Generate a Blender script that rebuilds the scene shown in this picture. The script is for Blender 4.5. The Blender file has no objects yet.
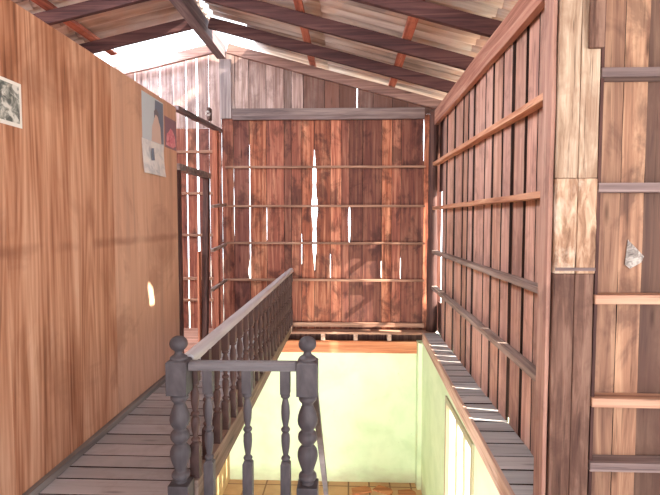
import bpy, math, random
from mathutils import Vector
random.seed(11)
SC = bpy.context.scene
COL = SC.collection
PI = math.pi

# ------------------------------------------------------------------ camera, sky, sun, added daylight lamps, exposure
cam = bpy.data.cameras.new('camera'); camo = bpy.data.objects.new('camera', cam); COL.objects.link(camo)
cam.sensor_width = 36.0; cam.lens = 36.0 * 490 / 660; cam.clip_start = 0.05
camo.location = (0, 0, 1.6)
camo.rotation_euler = (math.radians(90 - 3.21), 0, math.radians(2.22))
SC.camera = camo

world = bpy.data.worlds.new('world'); SC.world = world; world.use_nodes = True
bg = world.node_tree.nodes['Background']
bg.inputs[0].default_value = (0.86, 0.93, 1.0, 1); bg.inputs[1].default_value = 3.2

sun = bpy.data.lights.new('sun', 'SUN'); suno = bpy.data.objects.new('sun', sun); COL.objects.link(suno)
sun.energy = 22.0; sun.angle = math.radians(0.6); sun.color = (1.0, 0.9, 0.76)
_az, _el = math.radians(-12), math.radians(36.9)
SUN_DIR = Vector((math.cos(_el) * math.cos(_az), math.cos(_el) * math.sin(_az), math.sin(_el)))
suno.rotation_euler = SUN_DIR.to_track_quat('Z', 'Y').to_euler()

def area(name, loc, aim, sx, sy, power, colour):
    l = bpy.data.lights.new(name, 'AREA'); o = bpy.data.objects.new(name, l); COL.objects.link(o)
    l.shape = 'RECTANGLE'; l.size = sx; l.size_y = sy; l.energy = power; l.color = colour
    o.location = loc
    o.rotation_euler = (Vector(loc) - Vector(aim)).to_track_quat('Z', 'Y').to_euler()
    return o
# lamps in place of daylight; all but the far roof one are added
area('fill_lamp_front', (0.8, -5.95, 1.8), (-0.2, 3.0, 2.1), 4.6, 1.8, 370, (0.98, 0.98, 1.0))  # added behind the camera to brighten the upper room
area('fill_lamp_side', (3.56, 0.2, 1.7), (-1.0, 2.2, 1.4), 2.0, 1.5, 50, (1.0, 0.95, 0.9))  # added at an unseen opening beside the camera
area('fill_lamp_doorway', (-0.95, 0.95, -1.28), (-0.3, 7.0, -1.3), 1.3, 1.8, 290, (0.96, 1.0, 0.96))  # added under the landing to brighten the green wall
area('daylight_roof', (-2.9, 6.98, 4.12), (-1.5, 6.0, 1.5), 1.9, 0.42, 190, (0.66, 0.82, 1.0))
area('fill_lamp_roof_gap', (-3.2, 2.9, 3.98), (0.6, 4.6, 1.4), 2.0, 2.4, 270, (0.94, 0.97, 1.0))  # added overhead out of view to light the slatted wall

SC.view_settings.view_transform = 'Standard'; SC.view_settings.look = 'None'
SC.view_settings.gamma = 1.0; SC.view_settings.use_curve_mapping = False
SC.view_settings.exposure = 0.42
SC.cycles.max_bounces = 10; SC.cycles.diffuse_bounces = 6
SC.cycles.sample_clamp_indirect = 6.0
SC.cycles.use_denoising = True

# ------------------------------------------------------------------ helpers
def lin(r, g, b):
    f = lambda c: (c / 12.92 if c <= 0.04045 else ((c + 0.055) / 1.055) ** 2.4)
    return (f(r / 255), f(g / 255), f(b / 255), 1)

class MB:
    """collects polygons with a random tint per piece; build() links them as one mesh object"""
    def __init__(s): s.v = []; s.f = []; s.t = []; s.sm = []; s.dark = set()
    def add(s, verts, faces, tint=None, smooth=False):
        if tint is None: tint = (random.random(), random.random(), random.random())
        b = len(s.v); s.v += [tuple(p) for p in verts]
        for f in faces:
            s.f.append([b + i for i in f]); s.t.append(tint); s.sm.append(smooth)
    def box(s, x0, x1, y0, y1, z0, z1, tint=None):
        s.add([(x0,y0,z0),(x1,y0,z0),(x1,y1,z0),(x0,y1,z0),(x0,y0,z1),(x1,y0,z1),(x1,y1,z1),(x0,y1,z1)],
              [(0,3,2,1),(4,5,6,7),(0,1,5,4),(1,2,6,5),(2,3,7,6),(3,0,4,7)], tint)
    def loft(s, rings, tint=None, smooth=False, caps=True):
        n = len(rings[0]); V = [p for r in rings for p in r]; F = []
        for k in range(len(rings) - 1):
            for i in range(n):
                j = (i + 1) % n
                F.append((k*n+i, k*n+j, (k+1)*n+j, (k+1)*n+i))
        s.add(V, F, tint, smooth)
        if caps:
            b = len(s.v) - len(V); t = s.t[-1]
            s.f.append([b + i for i in range(n)][::-1]); s.t.append(t); s.sm.append(False)
            s.f.append([b + (len(rings)-1)*n + i for i in range(n)]); s.t.append(t); s.sm.append(False)
    def bar(s, p0, p1, a, b, n=1, jit=0.0, tint=None):
        """square timber from p0 to p1; a and b are the half-section vectors"""
        p0, p1, a, b = Vector(p0), Vector(p1), Vector(a), Vector(b); R = []
        for k in range(n + 1):
            c = p0.lerp(p1, k / n)
            if 0 < k < n: c = c + a.normalized() * random.uniform(-jit, jit) + b.normalized() * random.uniform(-jit, jit)
            R.append([c - a - b, c + a - b, c + a + b, c - a + b])
        s.loft(R, tint)
    def lathe(s, prof, c=(0, 0), n=20, tint=None):
        R = [[(c[0] + r*math.cos(2*PI*i/n), c[1] + r*math.sin(2*PI*i/n), z) for i in range(n)] for z, r in prof]
        s.loft(R, tint, True)
    def tube(s, pts, rad, n=10, tint=None):
        R = []
        for k, p in enumerate(pts):
            d = (Vector(pts[min(k+1, len(pts)-1)]) - Vector(pts[max(k-1, 0)])).normalized()
            u = d.orthogonal().normalized(); w = d.cross(u)
            r = rad[k] if isinstance(rad, (list, tuple)) else rad
            R.append([Vector(p) + (u*math.cos(2*PI*i/n) + w*math.sin(2*PI*i/n))*r for i in range(n)])
        s.loft(R, tint, True)
    def board(s, o, u, nrm, u0, u1, z0, z1a, z1b, th, lf=None, rf=None, n=14, jit=0.003, dep=0.0, tint=None):
        """upright plank with slightly wavy edges; lf/rf give extra edge offsets by height"""
        o, u, nrm = Vector(o), Vector(u), Vector(nrm); R = []
        for k in range(n + 1):
            t = k / n; za = z0 + (z1a - z0)*t; zb = z0 + (z1b - z0)*t
            a = u0 + random.uniform(-jit, jit) + (lf(za) if lf else 0)
            b = u1 + random.uniform(-jit, jit) + (rf(zb) if rf else 0)
            pa = o + u*a; pb = o + u*b; f = nrm*dep; bk = nrm*(dep - th)
            R.append([pa + f + Vector((0,0,za)), pb + f + Vector((0,0,zb)), pb + bk + Vector((0,0,zb)), pa + bk + Vector((0,0,za))])
        k0 = len(s.f); s.loft(R, tint)
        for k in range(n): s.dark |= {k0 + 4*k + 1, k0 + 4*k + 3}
    def plank(s, x0, x1, y0, y1, z0, z1):
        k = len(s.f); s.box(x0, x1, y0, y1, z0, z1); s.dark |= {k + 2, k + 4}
    def build(s, name, mat, parent=None, bevel=0.0, at=None, edge=None):
        me = bpy.data.meshes.new(name)
        off = Vector(at) if at else Vector((0,0,0))
        me.from_pydata([tuple(Vector(p) - off) for p in s.v], [], s.f)
        me.materials.append(mat)
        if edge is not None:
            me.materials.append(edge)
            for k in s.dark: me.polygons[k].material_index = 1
        ca = me.attributes.new('tint', 'FLOAT_COLOR', 'CORNER')
        vals = []
        for f, t in zip(s.f, s.t): vals += [t[0], t[1], t[2], 1.0] * len(f)
        ca.data.foreach_set('color', vals)
        me.polygons.foreach_set('use_smooth', s.sm)
        me.update()
        o = bpy.data.objects.new(name, me); COL.objects.link(o)
        o.location = off
        if parent is not None:
            o.parent = parent
        if bevel:
            m = o.modifiers.new('edge', 'BEVEL'); m.width = bevel; m.segments = 2; m.limit_method = 'ANGLE'
        return o

def tag(o, label, cat, group=None, kind='thing'):
    o['label'] = label; o['category'] = cat; o['kind'] = kind
    if group: o['group'] = group
    return o
def struct(o): o['kind'] = 'structure'; return o
def thing(name, label, cat, loc=(0, 0, 0), group=None):
    o = bpy.data.objects.new(name, None); COL.objects.link(o); o.location = loc
    return tag(o, label, cat, group)
def empty_struct(name, loc=(0, 0, 0)):
    o = bpy.data.objects.new(name, None); COL.objects.link(o); o.location = loc; return struct(o)

# ------------------------------------------------------------------ materials
class NT:
    def __init__(s, name):
        s.m = bpy.data.materials.new(name); s.m.use_nodes = True; s.t = s.m.node_tree; s.N = s.t.nodes; s.L = s.t.links
        s.b = s.N['Principled BSDF']
    def n(s, kind, **kw):
        x = s.N.new(kind)
        for k, v in kw.items(): setattr(x, k, v)
        return x
    def l(s, a, b): s.L.new(a, b)
    def math(s, op, a, b=None, clamp=False):
        x = s.n('ShaderNodeMath', operation=op, use_clamp=clamp)
        for i, q in enumerate((a, b)):
            if q is None: continue
            if isinstance(q, (int, float)): x.inputs[i].default_value = q
            else: s.l(q, x.inputs[i])
        return x.outputs[0]
    def mix(s, f, a, b, blend='MIX'):
        x = s.n('ShaderNodeMix', data_type='RGBA', blend_type=blend)
        for i, q in ((0, f), (6, a), (7, b)):
            if isinstance(q, (int, float)): x.inputs[i].default_value = q
            elif isinstance(q, tuple): x.inputs[i].default_value = q
            else: s.l(q, x.inputs[i])
        return x.outputs[2]
    def ramp(s, f, stops):
        x = s.n('ShaderNodeValToRGB'); e = x.color_ramp.elements
        e[0].position, e[0].color = stops[0]; e[1].position, e[1].color = stops[-1]
        for p, c in stops[1:-1]:
            q = e.new(p); q.color = c
        s.l(f, x.inputs[0]); return x.outputs[0]
    def noise(s, v, scale, detail=4, rough=0.55, dist=0.0):
        x = s.n('ShaderNodeTexNoise'); x.inputs['Scale'].default_value = scale; x.inputs['Detail'].default_value = detail
        x.inputs['Roughness'].default_value = rough; x.inputs['Distortion'].default_value = dist
        s.l(v, x.inputs['Vector']); return x.outputs['Fac']
    def coords(s, scale=(1, 1, 1), rnd=None):
        c = s.n('ShaderNodeTexCoord').outputs['Object']
        x = s.n('ShaderNodeVectorMath', operation='MULTIPLY'); s.l(c, x.inputs[0]); x.inputs[1].default_value = scale
        if rnd is None: return x.outputs[0]
        y = s.n('ShaderNodeVectorMath', operation='MULTIPLY_ADD'); s.l(rnd, y.inputs[0]); y.inputs[1].default_value = (37, 53, 71)
        s.l(x.outputs[0], y.inputs[2]); return y.outputs[0]
    def tint(s):
        a = s.n('ShaderNodeAttribute', attribute_name='tint'); return a.outputs['Color']

def wood(name, dark, mid, light, axis='Z', grain=22.0, along=1.1, rough=0.75, var=0.45, hue=None, blotch=0.5, knots=True, bump=0.35, patch=None, patch_amt=0.0, crack=0.45):
    t = NT(name); tint = t.tint()
    sc = {'X': (along, grain, grain), 'Y': (grain, along, grain), 'Z': (grain, grain, along)}[axis]
    v = t.coords(sc, tint)
    g = t.noise(v, 1.0, 6, 0.6, 0.6)
    v2 = t.coords({'X': (.7, 3, 3), 'Y': (3, .7, 3), 'Z': (3, 3, .7)}[axis], tint)
    big = t.noise(v2, 1.0, 3, 0.5, 1.0)
    f = t.math('ADD', t.math('MULTIPLY', g, 1 - blotch*0.5), t.math('MULTIPLY', big, blotch*0.5))
    c = t.ramp(f, [(0.30, dark), (0.48, mid), (0.66, light)])
    sep = t.n('ShaderNodeSeparateColor'); t.l(tint, sep.inputs[0])
    if hue: c = t.mix(t.math('MULTIPLY', sep.outputs[1], hue[1]), c, hue[0], 'MIX')
    br = t.math('ADD', 1 - var*0.55, t.math('MULTIPLY', sep.outputs[0], var))
    bw = t.n('ShaderNodeCombineColor')
    for i in range(3): t.l(br, bw.inputs[i])
    c = t.mix(1.0, c, bw.outputs[0], 'MULTIPLY')
    if patch:
        pn = t.noise(t.coords((2.3, 2.3, 1.6), tint), 1.6, 5, 0.65, 0.4)
        pf = t.ramp(pn, [(0.5, (0, 0, 0, 1)), (0.62, (1, 1, 1, 1))])
        c = t.mix(t.math('MULTIPLY', pf, patch_amt), c, patch)
    if knots:
        vo = t.n('ShaderNodeTexVoronoi'); vo.inputs['Scale'].default_value = 1.0
        t.l(t.coords({'X': (1.6, 7, 7), 'Y': (7, 1.6, 7), 'Z': (7, 7, 1.6)}[axis], tint), vo.inputs['Vector'])
        k = t.ramp(vo.outputs['Distance'], [(0.03, (1, 1, 1, 1)), (0.13, (0, 0, 0, 1))])
        c = t.mix(t.math('MULTIPLY', k, 0.6), c, tuple(x*0.35 for x in dark[:3]) + (1,))
    if crack:                    # hairline drying cracks and scuffs along the grain
        cv = t.coords({'X': (2.2, 75, 75), 'Y': (75, 2.2, 75), 'Z': (75, 75, 2.2)}[axis], tint)
        cr = t.ramp(t.noise(cv, 1.0, 3, 0.6, 0.3), [(0.60, (0, 0, 0, 1)), (0.70, (1, 1, 1, 1))])
        c = t.mix(t.math('MULTIPLY', cr, crack), c, tuple(x*0.4 for x in dark[:3]) + (1,))
    t.l(c, t.b.inputs['Base Color']); t.b.inputs['Roughness'].default_value = rough
    t.b.inputs['Specular IOR Level'].default_value = 0.25
    bm = t.n('ShaderNodeBump'); bm.inputs['Strength'].default_value = bump; bm.inputs['Distance'].default_value = 0.006
    t.l(g, bm.inputs['Height']); t.l(bm.outputs[0], t.b.inputs['Normal'])
    return t.m

def flat(name, col, rough=0.6, var=0.0):
    t = NT(name); n = t.noise(t.coords((9, 9, 9)), 1.0, 4)
    c = t.mix(t.math('MULTIPLY', n, var), col, tuple(x*0.4 for x in col[:3]) + (1,))
    t.l(c, t.b.inputs['Base Color']); t.b.inputs['Roughness'].default_value = rough
    return t.m

M = {}
M['far'] = wood('far_boards', lin(66,34,28), lin(156,90,66), lin(214,152,118), 'Z', 26, 1.2, var=0.8, hue=(lin(108,70,68), 0.75), patch=lin(60,36,34), patch_amt=0.65)
M['gable'] = wood('weathered_glare_gable_boards', lin(104,80,76), lin(164,138,130), lin(204,182,174), 'Z', 26, 1.2, var=0.6, hue=(lin(120,78,64), 0.9), patch=lin(90,66,62), patch_amt=0.4)  # weathered grey, with the bluish glare put into the paler colour
M['beam_grey_z'] = wood('grey_upright', lin(84,72,72), lin(140,124,122), lin(176,160,156), 'Z', 26, 1.0, var=0.2)
M['edge_grime_shade'] = wood('grimy_shaded_edge', lin(40,30,28), lin(62,48,44), lin(84,66,60), 'Z', 24, 1.2, var=0.2, knots=False)  # board edges: grime, with the shade of the seams put into the colour
M['side'] = wood('side_boards', lin(112,76,64), lin(186,138,118), lin(220,180,158), 'Z', 24, 1.2, var=0.5, hue=(lin(168,134,126), 0.7), patch=lin(104,74,68), patch_amt=0.4)
M['near'] = wood('near_boards', lin(84,58,48), lin(148,110,88), lin(192,154,124), 'Z', 20, 1.1, var=0.7, hue=(lin(96,74,70), 0.8), patch=lin(92,66,58), patch_amt=0.6)
M['post_pale'] = wood('pale_post', lin(100,74,58), lin(166,140,118), lin(208,188,166), 'Z', 24, 2.2, var=0.2, patch=lin(132,98,78), patch_amt=0.5, bump=0.9, crack=0.7)
M['post_patch'] = wood('rough_splice', lin(90,62,48), lin(158,124,100), lin(206,180,154), 'Z', 30, 6.0, var=0.2, patch=lin(224,208,188), patch_amt=0.7, bump=1.0, crack=0.9)
M['post_dark'] = wood('dark_post', lin(62,42,36), lin(110,80,68), lin(150,118,102), 'Z', 26, 2.0, var=0.2, patch=lin(72,48,42), patch_amt=0.5, bump=0.9, crack=0.6)  # dark wood, with the fall-off of light also put into the colour
M['rail_x'] = wood('rail_wood_x', lin(104,74,60), lin(160,120,100), lin(198,158,134), 'X', 24, 1.1, var=0.4, knots=False)
M['rail_y'] = wood('rail_wood_y', lin(120,78,60), lin(184,128,100), lin(214,166,136), 'Y', 24, 1.1, var=0.4, knots=False)
M['rail_grey'] = wood('grey_rail', lin(92,76,70), lin(148,126,116), lin(182,162,152), 'Y', 24, 1.1, var=0.3, knots=False)
M['beam_grey'] = wood('grey_beam', lin(72,60,60), lin(122,104,102), lin(158,140,134), 'X', 26, 1.0, var=0.3)
M['rafter'] = wood('rafter_wood', lin(44,28,30), lin(78,50,50), lin(108,74,70), 'X', 24, 1.0, var=0.3, knots=False)
M['rafter_pale'] = wood('gable_rafter_wood', lin(90,66,62), lin(138,106,98), lin(170,138,126), 'X', 24, 1.0, var=0.3)
M['purlin'] = wood('purlin_wood', lin(110,58,46), lin(172,98,78), lin(204,136,110), 'Y', 22, 1.1, var=0.2, patch=lin(110,66,60), patch_amt=0.5)
M['ridge'] = wood('ridge_wood', lin(70,56,58), lin(112,96,98), lin(150,132,132), 'Y', 22, 1.0, var=0.2)
M['plate'] = wood('plate_wood', lin(120,76,64), lin(178,124,106), lin(210,164,142), 'Y', 20, 0.8, var=0.2)
M['dark_z'] = wood('dark_upright', lin(42,26,24), lin(76,50,46), lin(108,76,68), 'Z', 24, 1.2, var=0.2)
M['red_z'] = wood('reddish_upright', lin(96,50,40), lin(156,92,72), lin(190,128,100), 'Z', 24, 1.2, var=0.2)
M['floor'] = wood('grey_floor_planks', lin(160,162,168), lin(178,181,188), lin(194,196,202), 'X', 12, 1.3, rough=0.6, var=0.30, hue=(lin(182,174,172), 0.5), bump=0.15, patch=lin(150,144,146), patch_amt=0.4)
M['ledge'] = wood('grey_ledge_planks', lin(138,136,136), lin(170,168,167), lin(190,187,186), 'X', 20, 1.3, rough=0.75, var=0.4, hue=(lin(168,156,150), 0.4))
M['fascia'] = wood('fascia_wood', lin(134,104,90), lin(186,154,136), lin(212,184,166), 'Y', 20, 0.9, var=0.2)
M['rim'] = wood('rim_beam_wood', lin(128,70,44), lin(188,118,82), lin(214,152,112), 'X', 20, 0.8, var=0.2)
M['paint'] = wood('grey_painted_wood', lin(56,51,54), lin(76,71,75), lin(94,89,92), 'Z', 10, 2.5, rough=0.5, var=0.12, knots=False, bump=0.12, crack=0)
M['paint_x'] = wood('grey_painted_wood_x', lin(84,80,83), lin(110,106,109), lin(132,128,130), 'X', 14, 1.2, rough=0.45, var=0.1, knots=False, bump=0.12, crack=0.1)
M['paint_y_lit'] = wood('lit_grey_painted_handrail', lin(168,166,170), lin(198,196,200), lin(216,214,218), 'Y', 14, 1.2, rough=0.4, var=0.1, knots=False, bump=0.12, crack=0.1)  # same grey paint, roof light put into the paler colour
M['brown_turned'] = wood('brown_turned_wood', lin(52,38,37), lin(82,62,60), lin(108,86,80), 'Z', 10, 2.5, rough=0.5, var=0.15, knots=False, bump=0.12, crack=0)
M['strip'] = wood('curb_wood', lin(86,70,64), lin(132,110,100), lin(166,144,132), 'Y', 20, 1.0, var=0.2)
M['stain_wood'] = wood('doorway_floor', lin(130,84,70), lin(186,134,114), lin(214,170,150), 'X', 20, 1.3, var=0.3)
M['ply_frame'] = wood('baseboard_wood', lin(96,90,88), lin(130,124,121), lin(156,150,146), 'Y', 20, 1.0, var=0.2, knots=False)

def plywood():
    t = NT('plywood'); tint = t.tint()
    v = t.coords((1, 6, .42), tint)
    fig = t.noise(v, 1.0, 4, 0.5, 0.9)
    fine = t.noise(t.coords((1, 46, 1.6), tint), 1.0, 4, 0.6, 0.2)
    cath = t.noise(t.coords((1, 4.2, .32), tint), 1.0, 1, 0.4, 0.4)
    ring = t.math('SINE', t.math('MULTIPLY', cath, 70.0))
    rr = t.math('MULTIPLY_ADD', ring, 0.07)
    f = t.math('ADD', t.math('ADD', t.math('MULTIPLY', fig, 0.66), t.math('MULTIPLY', fine, 0.34)), t.math('MULTIPLY', ring, 0.045))
    c = t.ramp(f, [(0.30, lin(108,64,44)), (0.44, lin(178,124,94)), (0.56, lin(206,158,128)), (0.72, lin(228,190,162))])
    sep = t.n('ShaderNodeSeparateColor'); t.l(tint, sep.inputs[0])
    c = t.mix(t.math('MULTIPLY', sep.outputs[1], 0.65), c, lin(218,178,152))
    # a few darker water stains with their own outline
    st = t.ramp(t.noise(t.coords((1, 1.1, .9), tint), 1.3, 5, 0.6, 0.8), [(0.56, (0,0,0,1)), (0.68, (1,1,1,1))])
    c = t.mix(t.math('MULTIPLY', st, 0.35), c, lin(120,72,50))
    # faint level water line where the sheets are nailed to the cross rail
    pos = t.n('ShaderNodeSeparateXYZ'); t.l(t.n('ShaderNodeTexCoord').outputs['Object'], pos.inputs[0])
    dz = t.math('ABSOLUTE', t.math('ADD', t.math('ADD', pos.outputs[2], -1.40), t.math('MULTIPLY', t.noise(t.coords((1, 3, 3)), 1.0, 3), -0.05)))
    ln = t.ramp(dz, [(0.012, (1,1,1,1)), (0.045, (0,0,0,1))])
    c = t.mix(t.math('MULTIPLY', t.math('MULTIPLY', ln, t.ramp(t.noise(t.coords((1, 2, 2)), 1.0, 4), [(0.42, (0,0,0,1)), (0.6, (1,1,1,1))])), 0.45), c, lin(116,66,46))
    t.l(c, t.b.inputs['Base Color']); t.b.inputs['Roughness'].default_value = 0.5
    t.b.inputs['Specular IOR Level'].default_value = 0.3
    return t.m
M['ply'] = plywood()

def roof_sheet():
    t = NT('fibre_cement_sheet')
    n1 = t.noise(t.coords((.6, 9, 1)), 1.0, 5, 0.6, 0.5)
    n2 = t.noise(t.coords((1.2, 1.8, 1)), 1.4, 5, 0.6, 0.8)
    c = t.ramp(n1, [(0.3, lin(108,92,88)), (0.5, lin(180,163,153)), (0.7, lin(218,205,196))])
    c = t.mix(t.ramp(n2, [(0.45, (0,0,0,1)), (0.65, (.5,.5,.5,1))]), c, lin(196,152,126))
    t.l(c, t.b.inputs['Base Color']); t.b.inputs['Roughness'].default_value = 0.9
    return t.m
M['roof'] = roof_sheet()

def green_wall():
    t = NT('pale_green_paint')
    n = t.noise(t.coords((2, 2, 2)), 1.2, 6, 0.6, 0.4)
    c = t.ramp(n, [(0.35, lin(200,222,180)), (0.6, lin(216,234,196))])
    sp = t.ramp(t.noise(t.coords((26, 26, 26)), 1.0, 3), [(0.70, (0,0,0,1)), (0.76, (1,1,1,1))])
    c = t.mix(t.math('MULTIPLY', sp, 0.25), c, lin(120,118,90))
    # splash-back dirt along the foot of the wall
    pos = t.n('ShaderNodeSeparateXYZ'); t.l(t.n('ShaderNodeTexCoord').outputs['Object'], pos.inputs[0])
    h = t.math('ADD', pos.outputs[2], t.math('MULTIPLY', t.noise(t.coords((3.5, 3.5, 7)), 1.0, 5), 0.30))
    foot = t.ramp(t.math('ADD', h, 2.19), [(0.10, (1,1,1,1)), (0.34, (0,0,0,1))])
    c = t.mix(t.math('MULTIPLY', foot, 0.55), c, lin(150,128,100))
    t.l(c, t.b.inputs['Base Color']); t.b.inputs['Roughness'].default_value = 0.75
    return t.m
M['green'] = green_wall()

def tile_floor():
    t = NT('lower_floor_tiles')
    br = t.n('ShaderNodeTexBrick'); br.offset = 0.0
    t.l(t.coords((1, 1, 1)), br.inputs['Vector']); br.inputs['Scale'].default_value = 1.0
    br.inputs['Brick Width'].default_value = 0.3; br.inputs['Row Height'].default_value = 0.3; br.inputs['Mortar Size'].default_value = 0.012
    br.inputs['Color1'].default_value = lin(196,150,112); br.inputs['Color2'].default_value = lin(206,168,132); br.inputs['Mortar'].default_value = lin(120,84,60)
    n = t.ramp(t.noise(t.coords((3, 3, 3)), 1.0, 5), [(0.4, (0,0,0,1)), (0.7, (.6,.6,.6,1))])
    c = t.mix(n, br.outputs['Color'], lin(150,104,76))
    t.l(c, t.b.inputs['Base Color']); t.b.inputs['Roughness'].default_value = 0.6
    return t.m
M['tile'] = tile_floor()
M['tan'] = flat('bounce_tan_plaster', lin(206,170,128), 0.8, 0.3)  # warm sun bounce off the floor is put into the tan
M['white'] = flat('white_paint', lin(236,234,226), 0.6, 0.05)
M['cream'] = flat('cream_frame', lin(168,158,128), 0.6, 0.2)
M['concrete'] = flat('outdoor_concrete', lin(200,196,186), 0.9, 0.2)
M['steel'] = flat('nail_plate', lin(170,166,160), 0.5, 0.2)
M['ceramic'] = flat('ceramic', lin(206,200,196), 0.4, 0.1)
M['brown_plastic'] = flat('brown_backplate', lin(88,60,52), 0.6, 0.1)

def frosted():
    t = NT('frosted_pane')
    d = t.n('ShaderNodeBsdfTranslucent'); d.inputs[0].default_value = lin(246,246,242)
    g = t.n('ShaderNodeBsdfDiffuse'); g.inputs[0].default_value = lin(240,240,236)
    mx = t.n('ShaderNodeMixShader'); mx.inputs[0].default_value = 0.35
    t.l(d.outputs[0], mx.inputs[1]); t.l(g.outputs[0], mx.inputs[2])
    t.l(mx.outputs[0], t.N['Material Output'].inputs[0])
    return t.m
M['frost'] = frosted()

# ------------------------------------------------------------------ constants of the place
RX, RZ = -1.83, 4.0            # ridge line: rafter undersides meet at z 4.0
SR, SL = 0.274, 0.22           # slopes of the two roof sides
def under(x): return RZ - SR*(x - RX) if x >= RX else RZ - SL*(RX - x)
FY = 7.14                      # face of the far board wall
PX = -1.85                     # face of the plywood partition
LOW = -2.25                    # ground floor level

# ------------------------------------------------------------------ floors
mb = MB()
y = -6.0
while y < 2.50:                # near landing, planks run across
    w = random.uniform(0.14, 0.19); y1 = min(y + w, 2.56)
    mb.plank(-1.9, 3.6, y + 0.005, y1 - 0.005, -0.03, 0.0); y = y1
SEAMS = [2.56, 2.708, 2.883, 3.03, 3.19, 3.362, 3.519, 3.70, 3.88, 4.033, 4.21, 4.38, 4.55, 4.717]
while SEAMS[-1] < 7.0: SEAMS.append(SEAMS[-1] + random.uniform(0.15, 0.19))
SEAMS[-1] = 7.12
for a, b in zip(SEAMS, SEAMS[1:]):
    g = 0.014 if abs(a - 3.03) < .01 or abs(a - 2.883) < .01 else 0.008
    mb.plank(-1.9, -0.845, a + g, b - 0.0022, -0.03, random.uniform(-0.002, 0.002))
mb.box(1.29, 3.6, 2.56, 2.76, -0.03, 0.0)
struct(mb.build('floor', M['floor'], edge=M['edge_grime_shade']))
mb = MB(); y = -6.0
while y < 7.1:
    y1 = min(y + random.uniform(0.14, 0.19), 7.12)
    mb.box(-4.6, -1.905, y + 0.002, y1 - 0.002, -0.03, 0.0); y = y1
struct(mb.build('floor_side_room', M['stain_wood']))
mb = MB(); mb.box(-0.84, 1.24, 6.93, 7.12, -0.03, 0.0)               # narrow board at the foot of the far wall
struct(mb.build('trim_4', M['rail_x']))
mb = MB(); y = 2.56                                                  # ledge along the side wall
def edge_x(y): return 0.972 + (y - 2.85) * 0.0235
while y < 6.92:
    y1 = min(y + random.uniform(0.15, 0.21), 6.925)
    z = random.uniform(-0.003, 0.003); x0, x1 = edge_x(y), edge_x(y1); g = 0.008
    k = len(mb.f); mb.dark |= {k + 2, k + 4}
    mb.add([(x0,y+g,-.03),(1.26,y+g,-.03),(1.26,y1-g,-.03),(x1,y1-g,-.03),(x0,y+g,z),(1.26,y+g,z),(1.26,y1-g,z),(x1,y1-g,z)],
           [(0,3,2,1),(4,5,6,7),(0,1,5,4),(1,2,6,5),(2,3,7,6),(3,0,4,7)]); y = y1
struct(mb.build('floor_ledge', M['ledge'], edge=M['edge_grime_shade']))
mb = MB()
mb.bar((edge_x(2.56) - .013, 2.56, -.06), (edge_x(6.92) - .013, 6.92, -.06), (.012, 0, 0), (0, 0, .065), 8, 0.002)
struct(mb.build('trim_1', M['fascia']))
mb = MB(); mb.box(-1.9, 3.6, -6, 2.5, -0.20, -0.07); mb.box(-4.6, -1.0, 2.5, 7.1, -0.20, -0.07)
struct(mb.build('ceiling_lower', M['dark_z']))
mb = MB(); mb.box(-5, 4, -3, 7.3, LOW - .1, LOW)
struct(mb.build('floor_lower', M['tile']))
mb = MB(); mb.box(-40, 45, -40, 50, LOW - .25, LOW - .12)
struct(mb.build('ground', M['concrete']))

# ------------------------------------------------------------------ ground-floor walls below the stairwell
WX = 1.035
mb = MB(); mb.box(-1.76, 1.2, 7.02, 7.16, LOW, -0.30); mb.box(0.975, WX, 6.84, 7.02, LOW, -0.13)
struct(mb.build('wall_lower_far', M['green']))
wy0, wy1, wz0, wz1 = 4.02, 5.06, -2.0, -0.29
mb = MB(); mb.box(WX, 1.16, 0.5, wy0, LOW, -0.13); mb.box(WX, 1.16, wy1, 7.02, LOW, -0.13)
mb.box(WX, 1.16, wy0, wy1, wz1, -0.13); mb.box(WX, 1.16, wy0, wy1, LOW, wz0); mb.box(1.16, 1.33, 0.5, 7.02, -0.16, -0.034)
struct(mb.build('wall_lower_right', M['green']))
mb = MB(); mb.box(-1.86, -1.76, 0.5, 7.16, LOW, -0.20)
struct(mb.build('wall_lower_left', M['tan']))
mb = MB(); mb.box(-1.76, -1.6, 0.5, 0.62, LOW, -0.2); mb.box(-0.3, WX, 0.5, 0.62, LOW, -0.2); mb.box(-1.6, -0.3, 0.5, 0.62, -0.35, -0.2)  # unseen wall, its door opening added to suit the lamp
struct(mb.build('wall_lower_front_unseen', M['tan']))
win = empty_struct('window_1', (WX, 4.54, -1.1))
def fixed(o, parent):           # children keep their world placement under an unrotated parent
    o.location = o.location - parent.location; return o
mb = MB(); t = 0.045
mb.box(WX - .02, WX + .05, wy0 - t, wy0 + .01, wz0 - t, wz1 + t); mb.box(WX - .02, WX + .05, wy1 - .01, wy1 + t, wz0 - t, wz1 + t)
mb.box(WX - .02, WX + .05, wy0 + .01, wy1 - .01, wz1 - .01, wz1 + t); mb.box(WX - .02, WX + .05, wy0 + .01, wy1 - .01, wz0 - t, wz0 + .01)
fixed(mb.build('window_frame', M['cream'], win), win)
for yy in (4.36, 4.68):
    mb = MB(); mb.box(WX, WX + .045, yy - .018, yy + .018, wz0 + .01, wz1 - .01); fixed(mb.build('mullion', M['cream'], win), win)
for a, b in ((wy0 + .01, 4.342), (4.378, 4.662), (4.698, wy1 - .01)):
    mb = MB(); mb.box(WX + .018, WX + .026, a, b, wz0 + .01, wz1 - .01); fixed(mb.build('pane', M['frost'], win), win)

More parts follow.
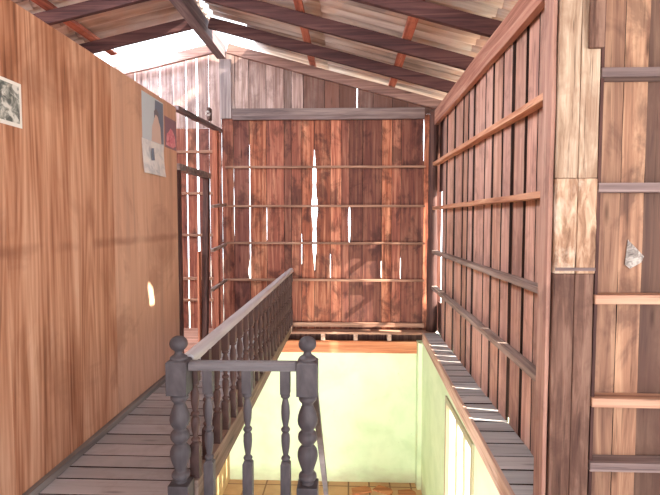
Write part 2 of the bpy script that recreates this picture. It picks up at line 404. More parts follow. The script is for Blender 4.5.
# ------------------------------------------------------------------ far board wall (runs behind the side room too)
mb = MB(); O = (0, FY, 0); U = (1, 0, 0); NRM = (0, -1, 0)
K = 7.11 / 490
def fx(p): return (p - 347.6) * K * 1.004
def bump(z, a, b, amp):         # widens a gap between two heights
    if z <= a or z >= b: return 0.0
    return amp * math.sin(PI * (z - a) / (b - a)) * (0.8 + 0.25 * math.sin(z * 11 + 1) + 0.08 * math.sin(z * 41))
edges = [220, 232, 248, 265, 283, 290, 300, 313, 329, 340, 348, 361, 380, 390, 399, 421, 430]
#        seam -> (from z, to z, gap width)
gaps = {232: (1.3, 2.4, .006), 248: (0.72, 2.7, .011), 265: (1.3, 1.8, .006), 300: (0.95, 1.4, .006), 313: (0.86, 2.62, .085),
        329: (.75, 1.1, .006), 348: (1.27, 1.79, .045), 380: (.75, 1.0, .007), 399: (.74, 1.05, .012), 421: (2.45, 3.08, .012)}
gaps2 = {248: (0.72, 1.0, .05), 283: (1.2, 1.6, .008), 289: (3.2, 3.9, .004)}
for i, (a, b) in enumerate(zip(edges, edges[1:])):
    def lf(z, a=a):
        d = 0.0035
        if a in gaps: d += bump(z, *gaps[a]) * .5
        return d
    def rf(z, b=b):
        d = 0.0035
        if b in gaps: d += bump(z, *gaps[b]) * .5
        if b in gaps2: d += bump(z, *gaps2[b])
        return -d
    x0, x1 = fx(a), fx(b)
    dk = 348 <= a < 380 or a in (399, 283)
    mb.board(O, U, NRM, x0, x1, -0.02, 3.11, 3.11, .022, lf, rf, 44, 0.002, random.uniform(-.016, 0.0),
             (random.uniform(0, .3) if dk else random.uniform(.3, 1), random.uniform(.6, 1) if dk else random.random(), random.random()))
LEFTE = [220, 207.5, 194.8, 184.2, 171, 158, 146, 133, 120, 107, 94, 80, 66, 52, 38, 24]
LGAP = {194.8: .030, 184.2: .018, 158: .02, 133: .014, 207.5: .006}
for b_, a_ in zip(LEFTE, LEFTE[1:]):
    x0, x1 = fx(a_), fx(b_)
    mb.board(O, U, NRM, x0 + LGAP.get(a_, .003), x1 - .003, -0.02, 2.93, 2.93, .022, None, None, 16, 0.002, random.uniform(-.012, 0))
mb.board(O, U, NRM, fx(430), 1.33, -0.02, 3.11, 3.11, .022)
struct(mb.build('wall_far', M['far'], edge=M['edge_grime_shade']))
mb = MB(); ge = [220, 234, 248, 265, 283, 290.5, 302, 323, 338, 355, 371, 390, 405, 421, 437]
for i, (a, b) in enumerate(zip(ge, ge[1:])):
    x0, x1 = fx(a), fx(b); g = .012 if a == 355 else .0035
    mb.board(O, U, NRM, x0 + g, x1 - .0035, 3.115, under(x0) + .05, under(x1) + .05, .022, None, None, 10, 0.0015, -.018 if i in (4, 6) else random.uniform(-.008, 0.0),
             (.0 if i in (4, 8, 11) else random.uniform(.1, .5) if i > 4 and i != 5 else random.uniform(.5, 1), random.uniform(.7, 1) if i > 5 else random.random() * .3, random.random()))
for b_, a_ in zip(LEFTE, LEFTE[1:]):
    x0, x1 = fx(a_), fx(b_)
    mb.board(O, U, NRM, x0 + LGAP.get(a_, .003), x1 - .003, 2.935, under(x0) + .03, under(x1) + .03, .022, None, None, 10, 0.002, random.uniform(-.012, 0), (random.uniform(.5, 1), random.uniform(0, .3), random.random()))
struct(mb.build('wall_gable', M['gable'], edge=M['edge_grime_shade']))
# cover strips nailed outside the seams, leaving the open gaps
mb = MB()
for p in edges[1:]:
    if p in (313,): continue
    x = fx(p); top = under(x) + .02
    spans = [(-0.02, top)]
    if p in gaps:
        a, b, _ = gaps[p]; spans = [(-0.02, a), (b, top)]
    for a, b in spans: mb.box(x - .03, x + .03, FY + .036, FY + .05, a, b)
x = fx(313); mb.box(x - .04, x + .04, FY + .036, FY + .05, -.02, .86); mb.box(x - .04, x + .04, FY + .036, FY + .05, 2.62, under(x))
for p in ge[1:]:
    if p != 355: x = fx(p); mb.box(x - .03, x + .03, FY + .036, FY + .05, 3.115, under(x) + .04)
for p in LEFTE[1:]:
    if p not in LGAP: x = fx(p); mb.box(x - .03, x + .03, FY + .036, FY + .05, 0, under(x) + .02)
struct(mb.build('wall_far_outer_strips', M['dark_z']))

# ------------------------------------------------------------------ side board wall beyond the ledge
SX = 1.262; mb = MB(); O = (SX, 0, 0); U = (0, 1, 0); NRM = (-1, 0, 0)
SLIT = (None, 0, 0)
ys = [2.722, 2.90, 3.12, 3.37, 3.60, 3.86, 4.10, 4.37, 4.62, 4.86, 5.06, 5.28, 5.50, 5.73, 5.96, 6.20, 6.42, 6.62, 6.75]
opens = {3.86: (0.0, 1.0, .020), 4.10: (0.0, .55, .016), 4.37: (0.35, .95, .012), 4.62: (0.0, .45, .012), 5.50: (0.0, .3, .014), 5.73: (0.0, .62, .022),
         5.96: (0.0, .4, .016), 6.20: (0.0, .6, .02), 6.42: (0.65, 1.75, .03), 6.62: (0.4, 1.2, .018)}
HG = lambda s: .003 if s < 2.75 else .024
for i, (a, b) in enumerate(zip(ys, ys[1:])):
    lf = (lambda z: bump(z, SLIT[1], SLIT[2], .038)) if a == SLIT[0] else None
    rf = (lambda z: -bump(z, SLIT[1], SLIT[2], .012)) if b == SLIT[0] else None
    mb.board(O, U, NRM, a + HG(a), b - HG(b), -0.03, 3.16, 3.16, .022, lf, rf, 40 if (lf or rf) else 18, 0.002, random.uniform(-.006, .012))
struct(mb.build('wall_right', M['side'], edge=M['edge_grime_shade']))
mb = MB()
for s in ys:
    spans = [(-.03, 3.15)]
    if s in opens:
        if s == SLIT[0]: spans = [(-.03, SLIT[1]), (SLIT[2], 3.15)]
        else:
            a, b, w = opens[s]; spans = ([(-.03, a)] if a > 0 else []) + [(b, 3.15)]
            mb.box(SX + .034, SX + .05, s - .022 + w, s + .10, max(a, -.03), b)      # the strip slipped sideways, a slit of light beside it
    for a, b in spans: mb.box(SX + .034, SX + .05, s - .10, s + .10, a, b)
mb.box(SX + .034, SX + .05, 6.66, 7.12, 2.0, 3.15); mb.box(SX + .034, SX + .05, 6.66, 7.12, -.03, .42)
struct(mb.build('wall_right_outer_strips', M['dark_z']))

# ------------------------------------------------------------------ near board wall right of the big post
mb = MB(); O = (0, 2.70, 0); U = (1, 0, 0); NRM = (0, -1, 0)
E = [1.287, 1.455, 1.585, 1.83, 2.05, 2.26, 2.5, 2.72, 2.96, 3.2, 3.45, 3.6]
tn = [(.6,.3,.2), (.75,.1,.6), (.15,.8,.3)] + [None]*9
for i, (a, b) in enumerate(zip(E, E[1:])):
    mb.board(O, U, NRM, a + .001, b - (.006 if i == 1 else .002), 0, 3.18 - .27*(a - 1.3), 3.18 - .27*(b - 1.3), .022, None, None, 14, .002, -.012 if i == 2 else 0, tn[i])
for s in E[1:]: mb.box(s - .03, s + .03, 2.736, 2.75, 0, 2.5)
struct(mb.build('wall_front_right', M['near'], edge=M['edge_grime_shade']))

# ------------------------------------------------------------------ plywood partition
mb = MB(); cuts = [-5.95, -4.74, -3.52, -2.3, -1.08, 0.14, 1.36, 2.58, 3.80, 5.24]
pt = [(.5,.3,.6), (.55,.2,.1), (.45,.3,.8), (.5,.3,.1), (.4,.2,.7), (.6,.35,.4), (.3,.1,.9), (.45,.0,.35), (.7,1,.55)]
for a, b, tt in zip(cuts, cuts[1:], pt): mb.box(PX - .012, PX, a + .0015, b - .0015, 0.0, 2.80, tt)
struct(mb.build('wall_left', M['ply'], None, 0.001))
mb = MB(); mb.box(PX - .06, PX - .014, -5.9, 5.2, 2.72, 2.795); mb.box(PX - .06, PX - .014, -5.9, 5.2, 1.35, 1.42)
for yy in cuts[:-1]: mb.box(PX - .06, PX - .014, yy + .03, yy + .08, 0, 2.72)
struct(mb.build('wall_left_studs', M['dark_z']))
mb = MB(); mb.bar((PX + .022, -5.9, .025), (PX + .022, 5.24, .025), (.02, 0, 0), (0, 0, .024), 6, .001)
struct(mb.build('baseboard_left', M['ply_frame'], None, .003))

# ------------------------------------------------------------------ unseen shell: front and side walls with openings added for the fill lamps, outer walls
mb = MB(); W0, W1 = -6.0, -6.05
mb.box(-4.6, -1.9, W1, W0, 0, 3.3); mb.box(-1.9, 3.2, W1, W0, 0, .85); mb.box(-1.9, 3.2, W1, W0, 2.75, 3.3); mb.box(3.2, 3.6, W1, W0, 0, 2.7)
struct(mb.build('wall_front_unseen', M['near']))
mb = MB(); mb.box(3.6, 3.65, -6, -.9, 0, 2.5); mb.box(3.6, 3.65, 1.3, 2.7, 0, 2.5); mb.box(3.6, 3.65, -.9, 1.3, 0, .85)
struct(mb.build('wall_side_unseen', M['near']))
mb = MB(); mb.box(-4.66, -4.6, -6, 7.15, 0, 3.3)
struct(mb.build('wall_left_outer_unseen', M['far']))

# ------------------------------------------------------------------ roof: corrugated sheets
def sheet(mb, x0, x1, y0, y1, dz=0.0):
    """corrugations run down the slope; solid sheet 7 mm thick"""
    n = max(2, int((y1 - y0) / 0.0215)); m = 6
    top = []; bot = []
    for i in range(n + 1):
        yy = y0 + (y1 - y0)*i/n; h = 0.028 * math.cos(2*PI*yy/0.172)
        for j in range(m + 1):
            xx = x0 + (x1 - x0)*j/m; z = under(xx) + 0.224 + dz + h
            bot.append((xx, yy, z)); top.append((xx, yy, z + .007))
    w = m + 1; F = []; B = len(bot)
    for i in range(n):
        for j in range(m):
            a = i*w + j; F.append((a, a+1, a+w+1, a+w)); F.append((B+a, B+a+w, B+a+w+1, B+a+1))
    for j in range(m):
        F.append((j, B+j, B+j+1, j+1)); a = n*w + j; F.append((a, a+1, B+a+1, B+a))
    for i in range(n):
        F.append((i*w, (i+1)*w, B+(i+1)*w, B+i*w)); a = i*w + m; F.append((a, B+a, B+a+w, a+w))
    mb.add(bot + top, F, None, True)
mb = MB()
# a broken corner over the side wall lets one blade of sun in
sheet(mb, -0.3, 1.26, -6.3, 5.32); sheet(mb, 1.24, 2.05, -6.3, 3.755, .002); sheet(mb, 1.24, 2.05, 3.87, 5.32, .002); sheet(mb, 1.50, 2.05, 3.74, 3.885, .012)
sheet(mb, -0.3, 2.05, 5.28, 6.16, .012); sheet(mb, -0.3, 2.05, 6.10, 7.55)
sheet(mb, -1.86, -0.22, -6.3, 5.55, .014); sheet(mb, -1.72, -0.22, 5.55, 6.35, .014); sheet(mb, -1.32, -0.22, 6.35, 7.55, .014)
sheet(mb, 2.0, 3.9, -6.3, 2.78, -.012)
struct(mb.build('ceiling_right', M['roof']))
mb = MB()
sheet(mb, -3.45, -1.82, -6.3, 1.6, .014); sheet(mb, -5.1, -3.38, -6.3, 1.6); sheet(mb, -2.2, -1.82, 1.58, 4.3, .026)  # open bays out of view, added to let the fill lamp through
sheet(mb, -3.45, -1.82, 4.28, 6.73, .014); sheet(mb, -5.1, -3.38, 4.28, 6.73)
struct(mb.build('ceiling_left', M['roof']))

# ridge beam, rafters, purlins
mb = MB(); mb.bar((-1.83, -5.98, 4.0), (-1.83, 7.10, 4.0), (.065, 0, 0), (0, 0, .095), 8, .003)
tag(mb.build('ridge_beam', M['ridge'], None, .004), 'long ridge beam under the peak of the roof, running from overhead to the gable wall', 'beam')
ORD = {7.065: 'pale one along the top of the gable boards', 6.155: 'first dark one out from the gable wall', 5.255: 'second dark one out from the gable wall',
       4.325: 'third dark one out from the gable wall', 3.42: 'fourth dark one out from the gable wall'}
for yy, wd in ORD.items():
    m = M['rafter_pale'] if yy > 7 else M['rafter']
    mb = MB(); xe = 1.40
    mb.bar((-1.735, yy, under(-1.735) + .065), (xe, yy, under(xe) + .065), (0, .028, 0), (SR*.065, 0, .065), 8, .003)
    tag(mb.build('rafter', m, None, .004), 'rafter over the stairwell, ' + wd, 'rafter', 'roof rafters over the stairwell')
    mb = MB(); xe = -4.55
    mb.bar((-1.925, yy, under(-1.925) + .065), (xe, yy, under(xe) + .065), (0, .028, 0), (-SL*.065, 0, .065), 8, .003)
    tag(mb.build('rafter', m, None, .004), 'rafter behind the plywood wall, ' + wd, 'rafter', 'roof rafters behind the plywood wall')
for xx, wd in ((-.52, 'reddish flat purlin laid across the rafters, the upper one nearer the ridge'), (.60, 'reddish flat purlin laid across the rafters, halfway down the stairwell roof'),
               (-3.2, 'reddish flat purlin crossing the rafters behind the plywood wall')):
    ye = 7.2 if xx > -3 else 6.7
    mb = MB(); z = under(xx) + .166
    mb.bar((xx, -5.9, z), (xx, ye, z), (.045, 0, -(SR if xx > RX else -SL)*.045), (0, 0, .022), 8, .001)
    tag(mb.build('purlin', M['purlin'], None, .003), wd, 'purlin', 'roof purlins')

# ------------------------------------------------------------------ posts and beams
mb = MB(); pts = [(1.19 + .006*math.sin(k*1.7), 7.045, z) for k, z in enumerate([0, .25, .5, .9, 1.3, 1.35, 1.8, 2.4, 3.0, 3.12])]
mb.tube(pts, [.078, .074, .072, .072, .073, .064, .062, .062, .062, .060], 14)
tag(mb.build('round_post', M['dark_z']), 'dark round pole post in the far corner of the stairwell, standing on the ledge', 'post')
mb = MB(); mb.bar((-1.68, 7.098, 3.118), (1.07, 7.098, 3.112), (0, .028, 0), (0, 0, .08), 10, .003)
tag(mb.build('tie_beam', M['beam_grey'], None, .005), 'thick grey horizontal beam across the far board wall below the gable', 'beam')
mb = MB(); mb.bar((-1.778, 7.105, 3.06), (-1.778, 7.105, 3.90), (.085, 0, 0), (0, .02, 0), 5, .003)
tag(mb.build('king_post', M['beam_grey_z'], None, .004), 'short pale upright board under the ridge at the gable, left end of grey beam', 'post')
mb = MB(); mb.bar((1.215, 2.80, 3.055), (1.215, 6.97, 3.022), (.028, 0, 0), (0, 0, .10), 8, .003)
tag(mb.build('wall_plate_beam', M['plate'], None, .005), 'wide reddish sloping top beam along the head of the slatted side wall', 'beam')
mb = MB(); mb.bar((-1.0, 6.955, -.215), (.97, 6.955, -.215), (0, .03, 0), (0, 0, .085), 6, .002)
tag(mb.build('rim_beam', M['rim'], None, .004), 'orange brown beam above the pale green wall at the far stairwell edge', 'beam')
for xx, wd in ((-.37, 'nearest the balustrade'), (.10, 'in the middle of the three'), (.58, 'nearest the round post')):
    mb = MB(); mb.box(xx - .03, xx + .03, 6.95, 7.12, -.128, -.032)
    tag(mb.build('floor_joist', M['fascia'], None, .003), 'short pale joist end above the orange brown beam, ' + wd, 'joist', 'joist ends under the far floor board')
mb = MB(); mb.box(-1.1, 1.2, 7.13, 7.15, -.30, -.03); struct(mb.build('trim_2', M['dark_z']))

# big built-up post at the end of the side wall
post = thing('built_up_post', 'large weathered square post of patched planks where the slatted wall meets the near wall', 'post', (1.19, 2.67, 0))
def pieces(name, mat, z0, z1, lab, y0=2.60, seam=1.185):
    mb = MB(); t = (random.random(), random.random(), random.random())
    mb.bar(((1.075 + seam)/2 - .001, 2.66, z0), ((1.075 + seam)/2 - .001, 2.66, z1), ((seam - 1.075)/2 - .001, 0, 0), (0, 2.66 - y0, 0), 8, .0015, t)
    mb.bar(((1.284 + seam)/2, 2.66, z0), ((1.284 + seam)/2, 2.66, z1), ((1.284 - seam)/2 - .001, 0, 0), (0, 2.66 - y0, 0), 8, .0015, (t[0], t[1], random.random()))
    o = fixed(mb.build(name, mat, post, .004), post); o['label'] = lab
pieces('lower_section', M['post_dark'], 0, 1.318, 'dark brown lower section of the post', 2.605)
pieces('patched_section', M['post_patch'], 1.32, 1.815, 'pale rough splice section of the post', 2.597)
pieces('upper_section', M['post_pale'], 1.817, 3.2, 'pale upper section of the post', 2.602)
mb = MB(); mb.bar((1.25, 2.585, 2.47), (1.25, 2.585, 3.15), (.034, 0, 0), (0, .0145, 0), 8, .003)
fixed(mb.build('nailed_strip', M['post_dark'], post, .003), post)
mb = MB(); mb.box(1.078, 1.282, 2.590, 2.596, 1.335, 1.352)
fixed(mb.build('splice_band', M['beam_grey'], post, .002), post)
mb = MB(); mb.bar((1.057, 2.68, 0), (1.057, 2.68, 3.15), (.0115, 0, 0), (0, .06, 0), 10, .003, (.25, .5, .3))
tag(mb.build('corner_batten', M['side'], None, .004), 'narrow brown upright batten against the big post, closing the end of the slatted wall', 'post')

# ------------------------------------------------------------------ wall rails
def rail(p0, p1, a, b, m, label, group, jit=.003):
    mb = MB(); mb.bar(p0, p1, a, b, 10, jit)
    tag(mb.build('wall_rail', m, None, .003), label, 'wall rail', group)
for z, wd in ((2.365, 'topmost, just below the thick grey beam'), (1.803, 'second down from the grey beam'), (1.266, 'third down from the grey beam'),
              (.728, 'fourth down, meeting the handrail end'), (.075, 'lowest, just above the stairwell edge')):
    m = M['rail_x']; hh = .016 if z > .3 else .03
    rail((-1.80, 7.104, z), (1.09, 7.104, z - .004), (0, .022, 0), (0, 0, hh), m, 'thin rail across the far board wall, ' + wd, 'rails on the far board wall', .0025)
for z0, z1, m, wd in ((2.405, 2.367, 'rail_y', 'highest of the four, warm orange brown'), (1.785, 1.778, 'rail_y', 'second highest, just above eye level'),
                      (1.172, 1.185, 'rail_grey', 'third from the top, greyish'), (.664, .618, 'rail_grey', 'lowest of the four, grey and dusty')):
    rail((1.21, 6.98, z0 - .02), (1.21, 2.77, z1 - .02), (.038, 0, 0), (0, 0, .022), M[m], 'long rail along the slatted side wall, ' + wd, 'rails on the slatted side wall')
for z, m, wd in ((2.375, 'beam_grey', 'topmost in view, seen from below'), (1.79, 'beam_grey', 'second from the top, pale edged'), (1.205, 'rail_x', 'just below the torn paper scrap'),
                 (.655, 'rail_x', 'pale one second from the bottom'), (.305, 'beam_grey', 'lowest, grey and dusty')):
    rail((1.288, 2.645, z - .022), (3.55, 2.645, z - .022), (0, .05, 0), (0, 0, .024), M[m], 'rail on the near wall beside the big post, ' + wd, 'rails on the near board wall', .002)
for z, wd in ((2.59, 'topmost, above the door head'), (1.99, 'just under the door head'), (1.38, 'third down'), (.74, 'fourth down'), (.42, 'lowest, near the floor')):
    rail((-4.5, 7.108, z), (-1.93, 7.108, z), (0, .02, 0), (0, 0, .02), M['rail_x'], 'rail on the boards seen through the doorway, ' + wd, 'rails seen through the doorway')

# ------------------------------------------------------------------ doorway in the partition line
door = empty_struct('door_1', (PX, 5.8, 0))
mb = MB(); mb.bar((PX - .01, 5.275, 0), (PX - .01, 5.275, 2.14), (.035, 0, 0), (0, .028, 0), 4, .002); fixed(mb.build('jamb', M['dark_z'], door, .003), door)
mb = MB(); mb.bar((PX - .01, 6.20, 0), (PX - .01, 6.36, 2.14), (.035, 0, 0), (0, .045, 0), 4, .003); fixed(mb.build('jamb', M['dark_z'], door, .003), door)
mb = MB(); mb.bar((PX - .01, 5.25, 2.175), (PX - .01, 6.43, 2.175), (.04, 0, 0), (0, 0, .035), 4, .003); fixed(mb.build('head', M['beam_grey'], door, .003), door)
mb = MB(); mb.bar((PX - .06, 6.16, 0), (PX - .06, 6.16, 1.2), (.012, 0, 0), (0, .05, 0), 3, .002); fixed(mb.build('inner_strip', M['red_z'], door, .002), door)
mb = MB(); mb.bar((PX - .01, 6.80, 0), (PX - .01, 6.84, 2.838), (.035, 0, 0), (0, .05, 0), 6, .003)
tag(mb.build('stud', M['red_z'], None, .003), 'reddish upright stud between the doorway and the far corner', 'post')
mb = MB(); mb.bar((PX - .01, 5.25, 2.80), (PX - .01, 7.10, 2.885), (.035, 0, 0), (0, 0, .024), 5, .003)
tag(mb.build('head_beam', M['ridge'], None, .003), 'thin sagging beam carried on over the doorway from the plywood wall top', 'beam')
for z, wd in ((1.80, 'uppermost'), (1.22, 'middle'), (.70, 'lowest')):
    mb = MB(); mb.bar((PX + .005, 6.44 - (2.14 - z)*.075, z - .02), (PX + .005, 7.08, z + .02), (.02, 0, 0), (0, 0, .02), 4, .002)
    # rungs stop either side of the stud by passing in front of it
    for i, p in enumerate(mb.v): mb.v[i] = (p[0] + .045, p[1], p[2])
    tag(mb.build('wall_rail', M['rail_grey'], None, .003), 'short rail between the door jamb and the far corner, %s of the three' % wd, 'wall rail', 'short rails beside the doorway')
cl = thing('cable_knob', 'small round ceramic fitting on a square backing above the doorway', 'electrical fitting', (PX + .02, 6.80, 2.99))
mb = MB(); mb.box(PX - .05, PX - .01, 6.55, 6.67, 2.94, 3.10); fixed(mb.build('backing', M['brown_plastic'], cl, .004), cl)
mb = MB(); R = []
for k in range(15):
    a = k*.9; r = .012 + .002*k; R.append((PX - .03 + r*math.cos(a), 6.543, 3.02 + r*math.sin(a)))
mb.tube(R, .006, 8); fixed(mb.build('coil', M['ceramic'], cl), cl)

# ------------------------------------------------------------------ balustrade
bal = thing('balustrade', 'grey painted L-shaped stair balustrade with turned newel posts and balusters round the stairwell', 'railing', (-.85, 2.5, 0))
def newel_mesh():
    mb = MB(); t = (.5, .5, .5); h = .054
    mb.loft([[(-h,-h,.70),(h,-h,.70),(h,h,.70),(-h,h,.70)], [(-h,-h,.872),(h,-h,.872),(h,h,.872),(-h,h,.872)], [(-h+.008,-h+.008,.88),(h-.008,-h+.008,.88),(h-.008,h-.008,.88),(-h+.008,h-.008,.88)]], t)
    fin = [(.878,.044), (.884,.046), (.893,.044), (.899,.036), (.906,.025), (.918,.019), (.926,.021)]
    for k in range(11):
        a = -1.1 + (PI/2 + 1.1)*k/10; fin.append((.963 + .041*math.sin(a), max(.047*math.cos(a), .001)))
    mb.lathe(fin, (0, 0), 24, t)
    sh = [(.70,.034), (.694,.040), (.686,.047), (.672,.047), (.662,.040), (.652,.031), (.642,.029), (.63,.034), (.61,.042), (.585,.050), (.56,.053), (.54,.050), (.525,.042), (.512,.033), (.505,.032),
          (.498,.040), (.488,.048), (.470,.051), (.455,.048), (.444,.040), (.434,.032), (.427,.031), (.42,.038), (.408,.047), (.39,.053), (.37,.054), (.35,.050), (.33,.044), (.31,.037), (.293,.031),
          (.284,.031), (.278,.040), (.268,.047), (.255,.048), (.244,.042), (.236,.032), (.22,.034)]
    mb.lathe(sh, (0, 0), 24, t)
    mb.box(-h, h, -h, h, 0, .22, t)
    return mb
NY = 2.5
n0 = newel_mesh().build('newel_post', M['paint'], bal, .003); n0.location = (-.040, 0, -.008)
n1 = n0.copy(); COL.objects.link(n1); n1.parent = bal; n1.location = (.636, 0, -.004)
def baluster_mesh(z0, z1):
    mb = MB(); t = (.5, .5, .5); s = .0255; T = z1
    mb.box(-s, s, -s, s, T - .125, T, t)
    p = [(T-.122,.019), (T-.130,.022), (T-.138,.026), (T-.146,.022), (T-.152,.014), (T-.162,.015), (T-.19,.0215), (T-.225,.0235), (T-.26,.021), (T-.29,.015), (T-.302,.013), (T-.308,.020), (T-.318,.025),
         (T-.328,.020), (T-.334,.014), (T-.342,.020), (T-.35,.0225), (T-.38,.0235), (T-.41,.021), (T-.445,.015), (T-.457,.013), (T-.463,.020), (T-.472,.025), (T-.482,.020), (T-.488,.016)]
    mb.lathe(p, (0, 0), 16, t)
    mb.loft([[(-s,-s,z0),(s,-s,z0),(s,s,z0),(-s,s,z0)], [(-s,-s,T-.50),(s,-s,T-.50),(s,s,T-.50),(-s,s,T-.50)], [(-.016,-.016,T-.486),(.016,-.016,T-.486),(.016,.016,T-.486),(-.016,.016,T-.486)]], t)
    return mb
b0 = None
for xx in (-.735, -.53, -.33):
    if b0 is None: b = b0 = baluster_mesh(0, .822).build('baluster', M['paint'], bal, .002)
    else: b = b0.copy(); COL.objects.link(b); b.parent = bal
    b.location = (xx + .85, 0, 0)
RAILX = -.85
def base_top(y): return .185 - (y - 2.6) * .024
b1 = None
for k in range(21):
    yy = 2.605 + .2205*k
    if b1 is None: b = b1 = baluster_mesh(0, .70).build('baluster', M['brown_turned'], bal, .002)
    else: b = b1.copy(); COL.objects.link(b); b.parent = bal
    zt = .836; zb = base_top(yy) - .003
    b.scale = (1, 1, (zt - zb)/.70); b.location = (.008, yy - NY, zb)
def handrail(p0, p1, side, w, h):
    """rounded rectangular rail"""
    p0, p1, side = Vector(p0), Vector(p1), Vector(side).normalized(); up = side.cross(p1 - p0).normalized()
    if up.z < 0: up = -up
    prof = [(-w,-h), (w,-h), (w,h*.35), (w*.8,h*.8), (w*.4,h), (-w*.4,h), (-w*.8,h*.8), (-w,h*.35)]
    mb = MB(); mb.loft([[p0.lerp(p1, k/6) + side*a + up*b for a, b in prof] for k in range(7)], (.5,.5,.5)); return mb
fixed(handrail((-.83, NY, .843), (-.271, NY, .845), (0, 1, 0), .036, .022).build('handrail', M['paint_x'], bal, .002), bal)
fixed(handrail((-.862, NY + .055, .857), (-.842, 7.08, .874), (1, 0, 0), .034, .026).build('handrail', M['paint_y_lit'], bal, .002), bal)
mb = MB(); mb.loft([[(x_, y_, z_) for x_, z_ in ((-.885, 0.001), (-.815, 0.001), (-.815, base_top(y_)), (-.885, base_top(y_)))] for y_ in (2.56, 4.0, 5.5, 7.08)])
fixed(mb.build('bottom_rail', M['strip'], bal, .003), bal)
mb = MB(); mb.box(-.84, 1.0, 2.562, 2.585, -.2, 0.0)
struct(mb.build('trim_3', M['strip']))

# ------------------------------------------------------------------ staircase going down from the landing
st = thing('staircase', 'wooden staircase dropping from the landing beside the newel, its handrail slanting down', 'staircase', (.4, 2.6, 0))
for k in range(1, 12):
    mb = MB(); z = -.2*k; yy = 2.61 + .2*(k - 1); mb.box(-.10, .90, yy, yy + .23, z - .035, z)
    fixed(mb.build('tread', M['stain_wood'], st, .004), st)
for xx in (-.125, .925):
    mb = MB(); mb.loft([[(xx - .02, y_, z_), (xx + .02, y_, z_), (xx + .02, y_, z_ + .26), (xx - .02, y_, z_ + .26)] for y_, z_ in ((2.60, -.42), (4.60, LOW + .002))])
    fixed(mb.build('stringer', M['strip'], st, .003), st)
fixed(handrail((-.185, 2.59, .70), (-.185, 4.75, -1.46), (1, 0, 0), .018, .03).build('handrail', M['paint'], st, .002), st)
mb = MB(); mb.box(-.22, -.15, 4.78, 4.83, LOW, -1.38); fixed(mb.build('bottom_post', M['paint'], st, .004), st)

# ------------------------------------------------------------------ pictures and scraps
def ysheet(y0, y1, z0, z1, dx, curl=0.0, n=8, skew=0.0):
    """paper on the partition: thin sheet with a slight curl at its lower edge"""
    mb = MB(); F = []; V = []
    for i in range(n + 1):
        z = z0 + (z1 - z0)*i/n; c = curl*(1 - i/n)**2
        for j, yy in enumerate((y0, (y0 + y1)/2, y1)):
            V.append((PX + dx + c*(1 + .4*(j == 1)), yy, z + skew*(j - 1)))
    N = len(V); V += [(p[0] + .0012, p[1], p[2]) for p in V]
    for i in range(n):
        for j in range(2):
            a = i*3 + j; F.append((a, a+3, a+4, a+1)); F.append((N+a, N+a+1, N+a+4, N+a+3))
    ring = [0, 1, 2] + [i*3 + 2 for i in range(1, n + 1)] + [n*3 + 1, n*3] + [i*3 for i in range(n - 1, 0, -1)]
    for a, b in zip(ring, ring[1:] + ring[:1]): F.append((a, b, N+b, N+a))
    mb.add(V, F, (.5,.5,.5)); return mb
def blot(name, stops, scale, dist=1.0, sc=(1, 1, 1)):
    t = NT(name); c = t.ramp(t.noise(t.coords(sc), scale, 6, .6, dist), stops)
    t.l(c, t.b.inputs['Base Color']); t.b.inputs['Roughness'].default_value = .4; return t.m
def poly(name, mat, pts, dx, parent):
    """printed shape on a sheet, pts are (y, z)"""
    mb = MB(); V = [(PX + dx, a, b) for a, b in pts] + [(PX + dx + .0006, a, b) for a, b in pts]; n = len(pts)
    mb.add(V, [list(range(n)), list(range(n, 2*n))[::-1]] + [(i, (i+1) % n, n + (i+1) % n, n + i) for i in range(n)], (.5,.5,.5))
    return fixed(mb.build(name, mat, parent), parent)
pa = flat('photo_paper', lin(240,238,230), .4, .05)
p = thing('photo_print', 'white bordered print of dark grey green blotches on the plywood, cut by the frame edge', 'picture', (PX, 2.62, 2.12))
fixed(ysheet(2.36, 2.735, 2.115, 2.362, .002).build('sheet', pa, p), p)
poly('printed_image', blot('foliage_print', [(.40, lin(92,98,94)), (.5, lin(160,164,156)), (.58, lin(222,222,214))], 16), [(2.38, 2.137), (2.715, 2.137), (2.715, 2.343), (2.38, 2.343)], .0036, p)
p = thing('calendar_poster', 'tall pale blue poster of a figure with a white sheet hanging below, on the plywood', 'poster', (PX, 4.6, 2.0))
fixed(ysheet(4.36, 4.87, 2.30, 2.755, .002).build('sheet', flat('pale_blue_print', lin(204,218,226), .4, .12), p), p)
fixed(ysheet(4.34, 4.85, 2.025, 2.335, .0055, .02, 8).build('lower_sheet', blot('white_print', [(.35, lin(200,208,212)), (.5, lin(232,234,234)), (.7, lin(244,244,240))], 7), p), p)
blue, skin, dk, wht = flat('dark_blue_print', lin(116,132,152), .4), flat('skin_print', lin(222,198,186), .4), flat('near_black_print', lin(120,116,124), .4), flat('white_cloth_print', lin(226,226,224), .4)
poly('printed_band', blue, [(4.64, 2.50), (4.66, 2.74), (4.86, 2.745), (4.86, 2.35), (4.78, 2.34)], .0036, p)
poly('printed_figure', skin, [(4.56, 2.34), (4.58, 2.48), (4.63, 2.55), (4.66, 2.60), (4.71, 2.61), (4.74, 2.56), (4.78, 2.50), (4.80, 2.34)], .0045, p)
poly('printed_hair', dk, [(4.63, 2.56), (4.63, 2.63), (4.68, 2.665), (4.74, 2.63), (4.75, 2.54), (4.72, 2.59), (4.66, 2.61)], .0052, p)
poly('printed_stripe', blue, [(4.50, 2.15), (4.50, 2.26), (4.55, 2.27), (4.57, 2.16)], .0285, p)
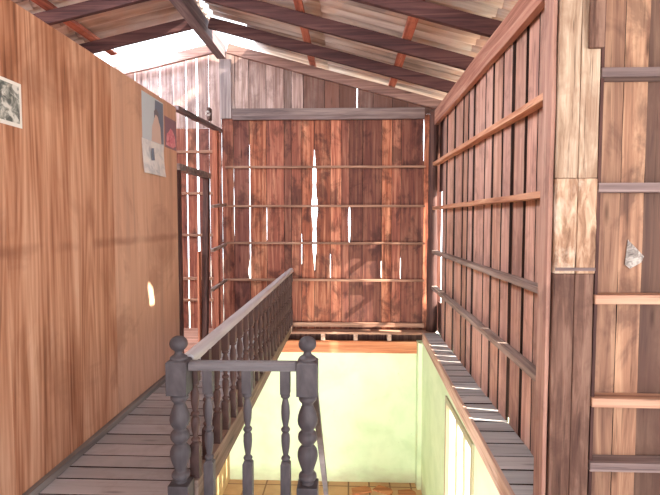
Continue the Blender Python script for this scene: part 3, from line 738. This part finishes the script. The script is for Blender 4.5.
p = thing('flower_picture', 'small dark picture of pink flowers on the plywood beside the doorway', 'picture', (PX, 5.05, 2.34))
fixed(ysheet(4.90, 5.225, 2.335, 2.645, .002, 0, 4).build('sheet', flat('dusk_print', lin(150,118,132), .4, .3), p), p)
poly('printed_flowers', blot('pink_print', [(.35, lin(186,96,112)), (.5, lin(222,136,150)), (.7, lin(236,186,190))], 20), [(4.93, 2.36), (4.95, 2.47), (5.0, 2.50), (5.06, 2.545), (5.12, 2.53), (5.19, 2.47), (5.205, 2.38), (5.12, 2.35)], .0036, p)
mb = MB(); P = [(1.50, 2.694, 1.495), (1.585, 2.691, 1.405), (1.57, 2.688, 1.372), (1.515, 2.692, 1.338), (1.485, 2.690, 1.36)]; c = (1.525, 2.672, 1.40)
mb.add(P + [c] + [(a, b + .003, d) for a, b, d in P], [(5, i, (i+1) % 5) for i in range(5)] + [(6,7,8,9,10)] + [(i, 6+i, 6+(i+1) % 5, (i+1) % 5) for i in range(5)])
tag(mb.build('paper_scrap', blot('dusty_paper', [(.35, lin(92,84,80)), (.5, lin(150,142,136)), (.65, lin(192,186,178))], 30)), 'torn grey white scrap of paper stuck to the near board wall beside the big post', 'paper scrap')

# loose pieces on the ground floor below
for i, (x_, y_, a, w, d, wd) in enumerate([(.18, 6.78, .3, .30, .16, 'nearest the middle of the green wall'), (.50, 6.80, -.5, .28, .15, 'tilted second from the corner'), (.82, 6.72, .15, .26, .18, 'beside the green corner pillar')]):
    mb = MB(); c, s = math.cos(a), math.sin(a)
    q = [(-w/2,-d/2), (w*.45,-d/2), (w/2,d*.1), (w*.3,d/2), (-w*.4,d/2)]
    V = [(x_ + c*u - s*v, y_ + s*u + c*v, LOW + .001) for u, v in q]; V += [(a_, b_, z_ + .02) for a_, b_, z_ in V]
    mb.add(V, [(4,3,2,1,0), (5,6,7,8,9)] + [(k, (k+1) % 5, 5 + (k+1) % 5, 5 + k) for k in range(5)])
    tag(mb.build('broken_slab', M['rim'], None, .003), 'flat tan broken piece lying on the lower floor, ' + wd, 'broken piece', 'broken pieces on the lower floor')
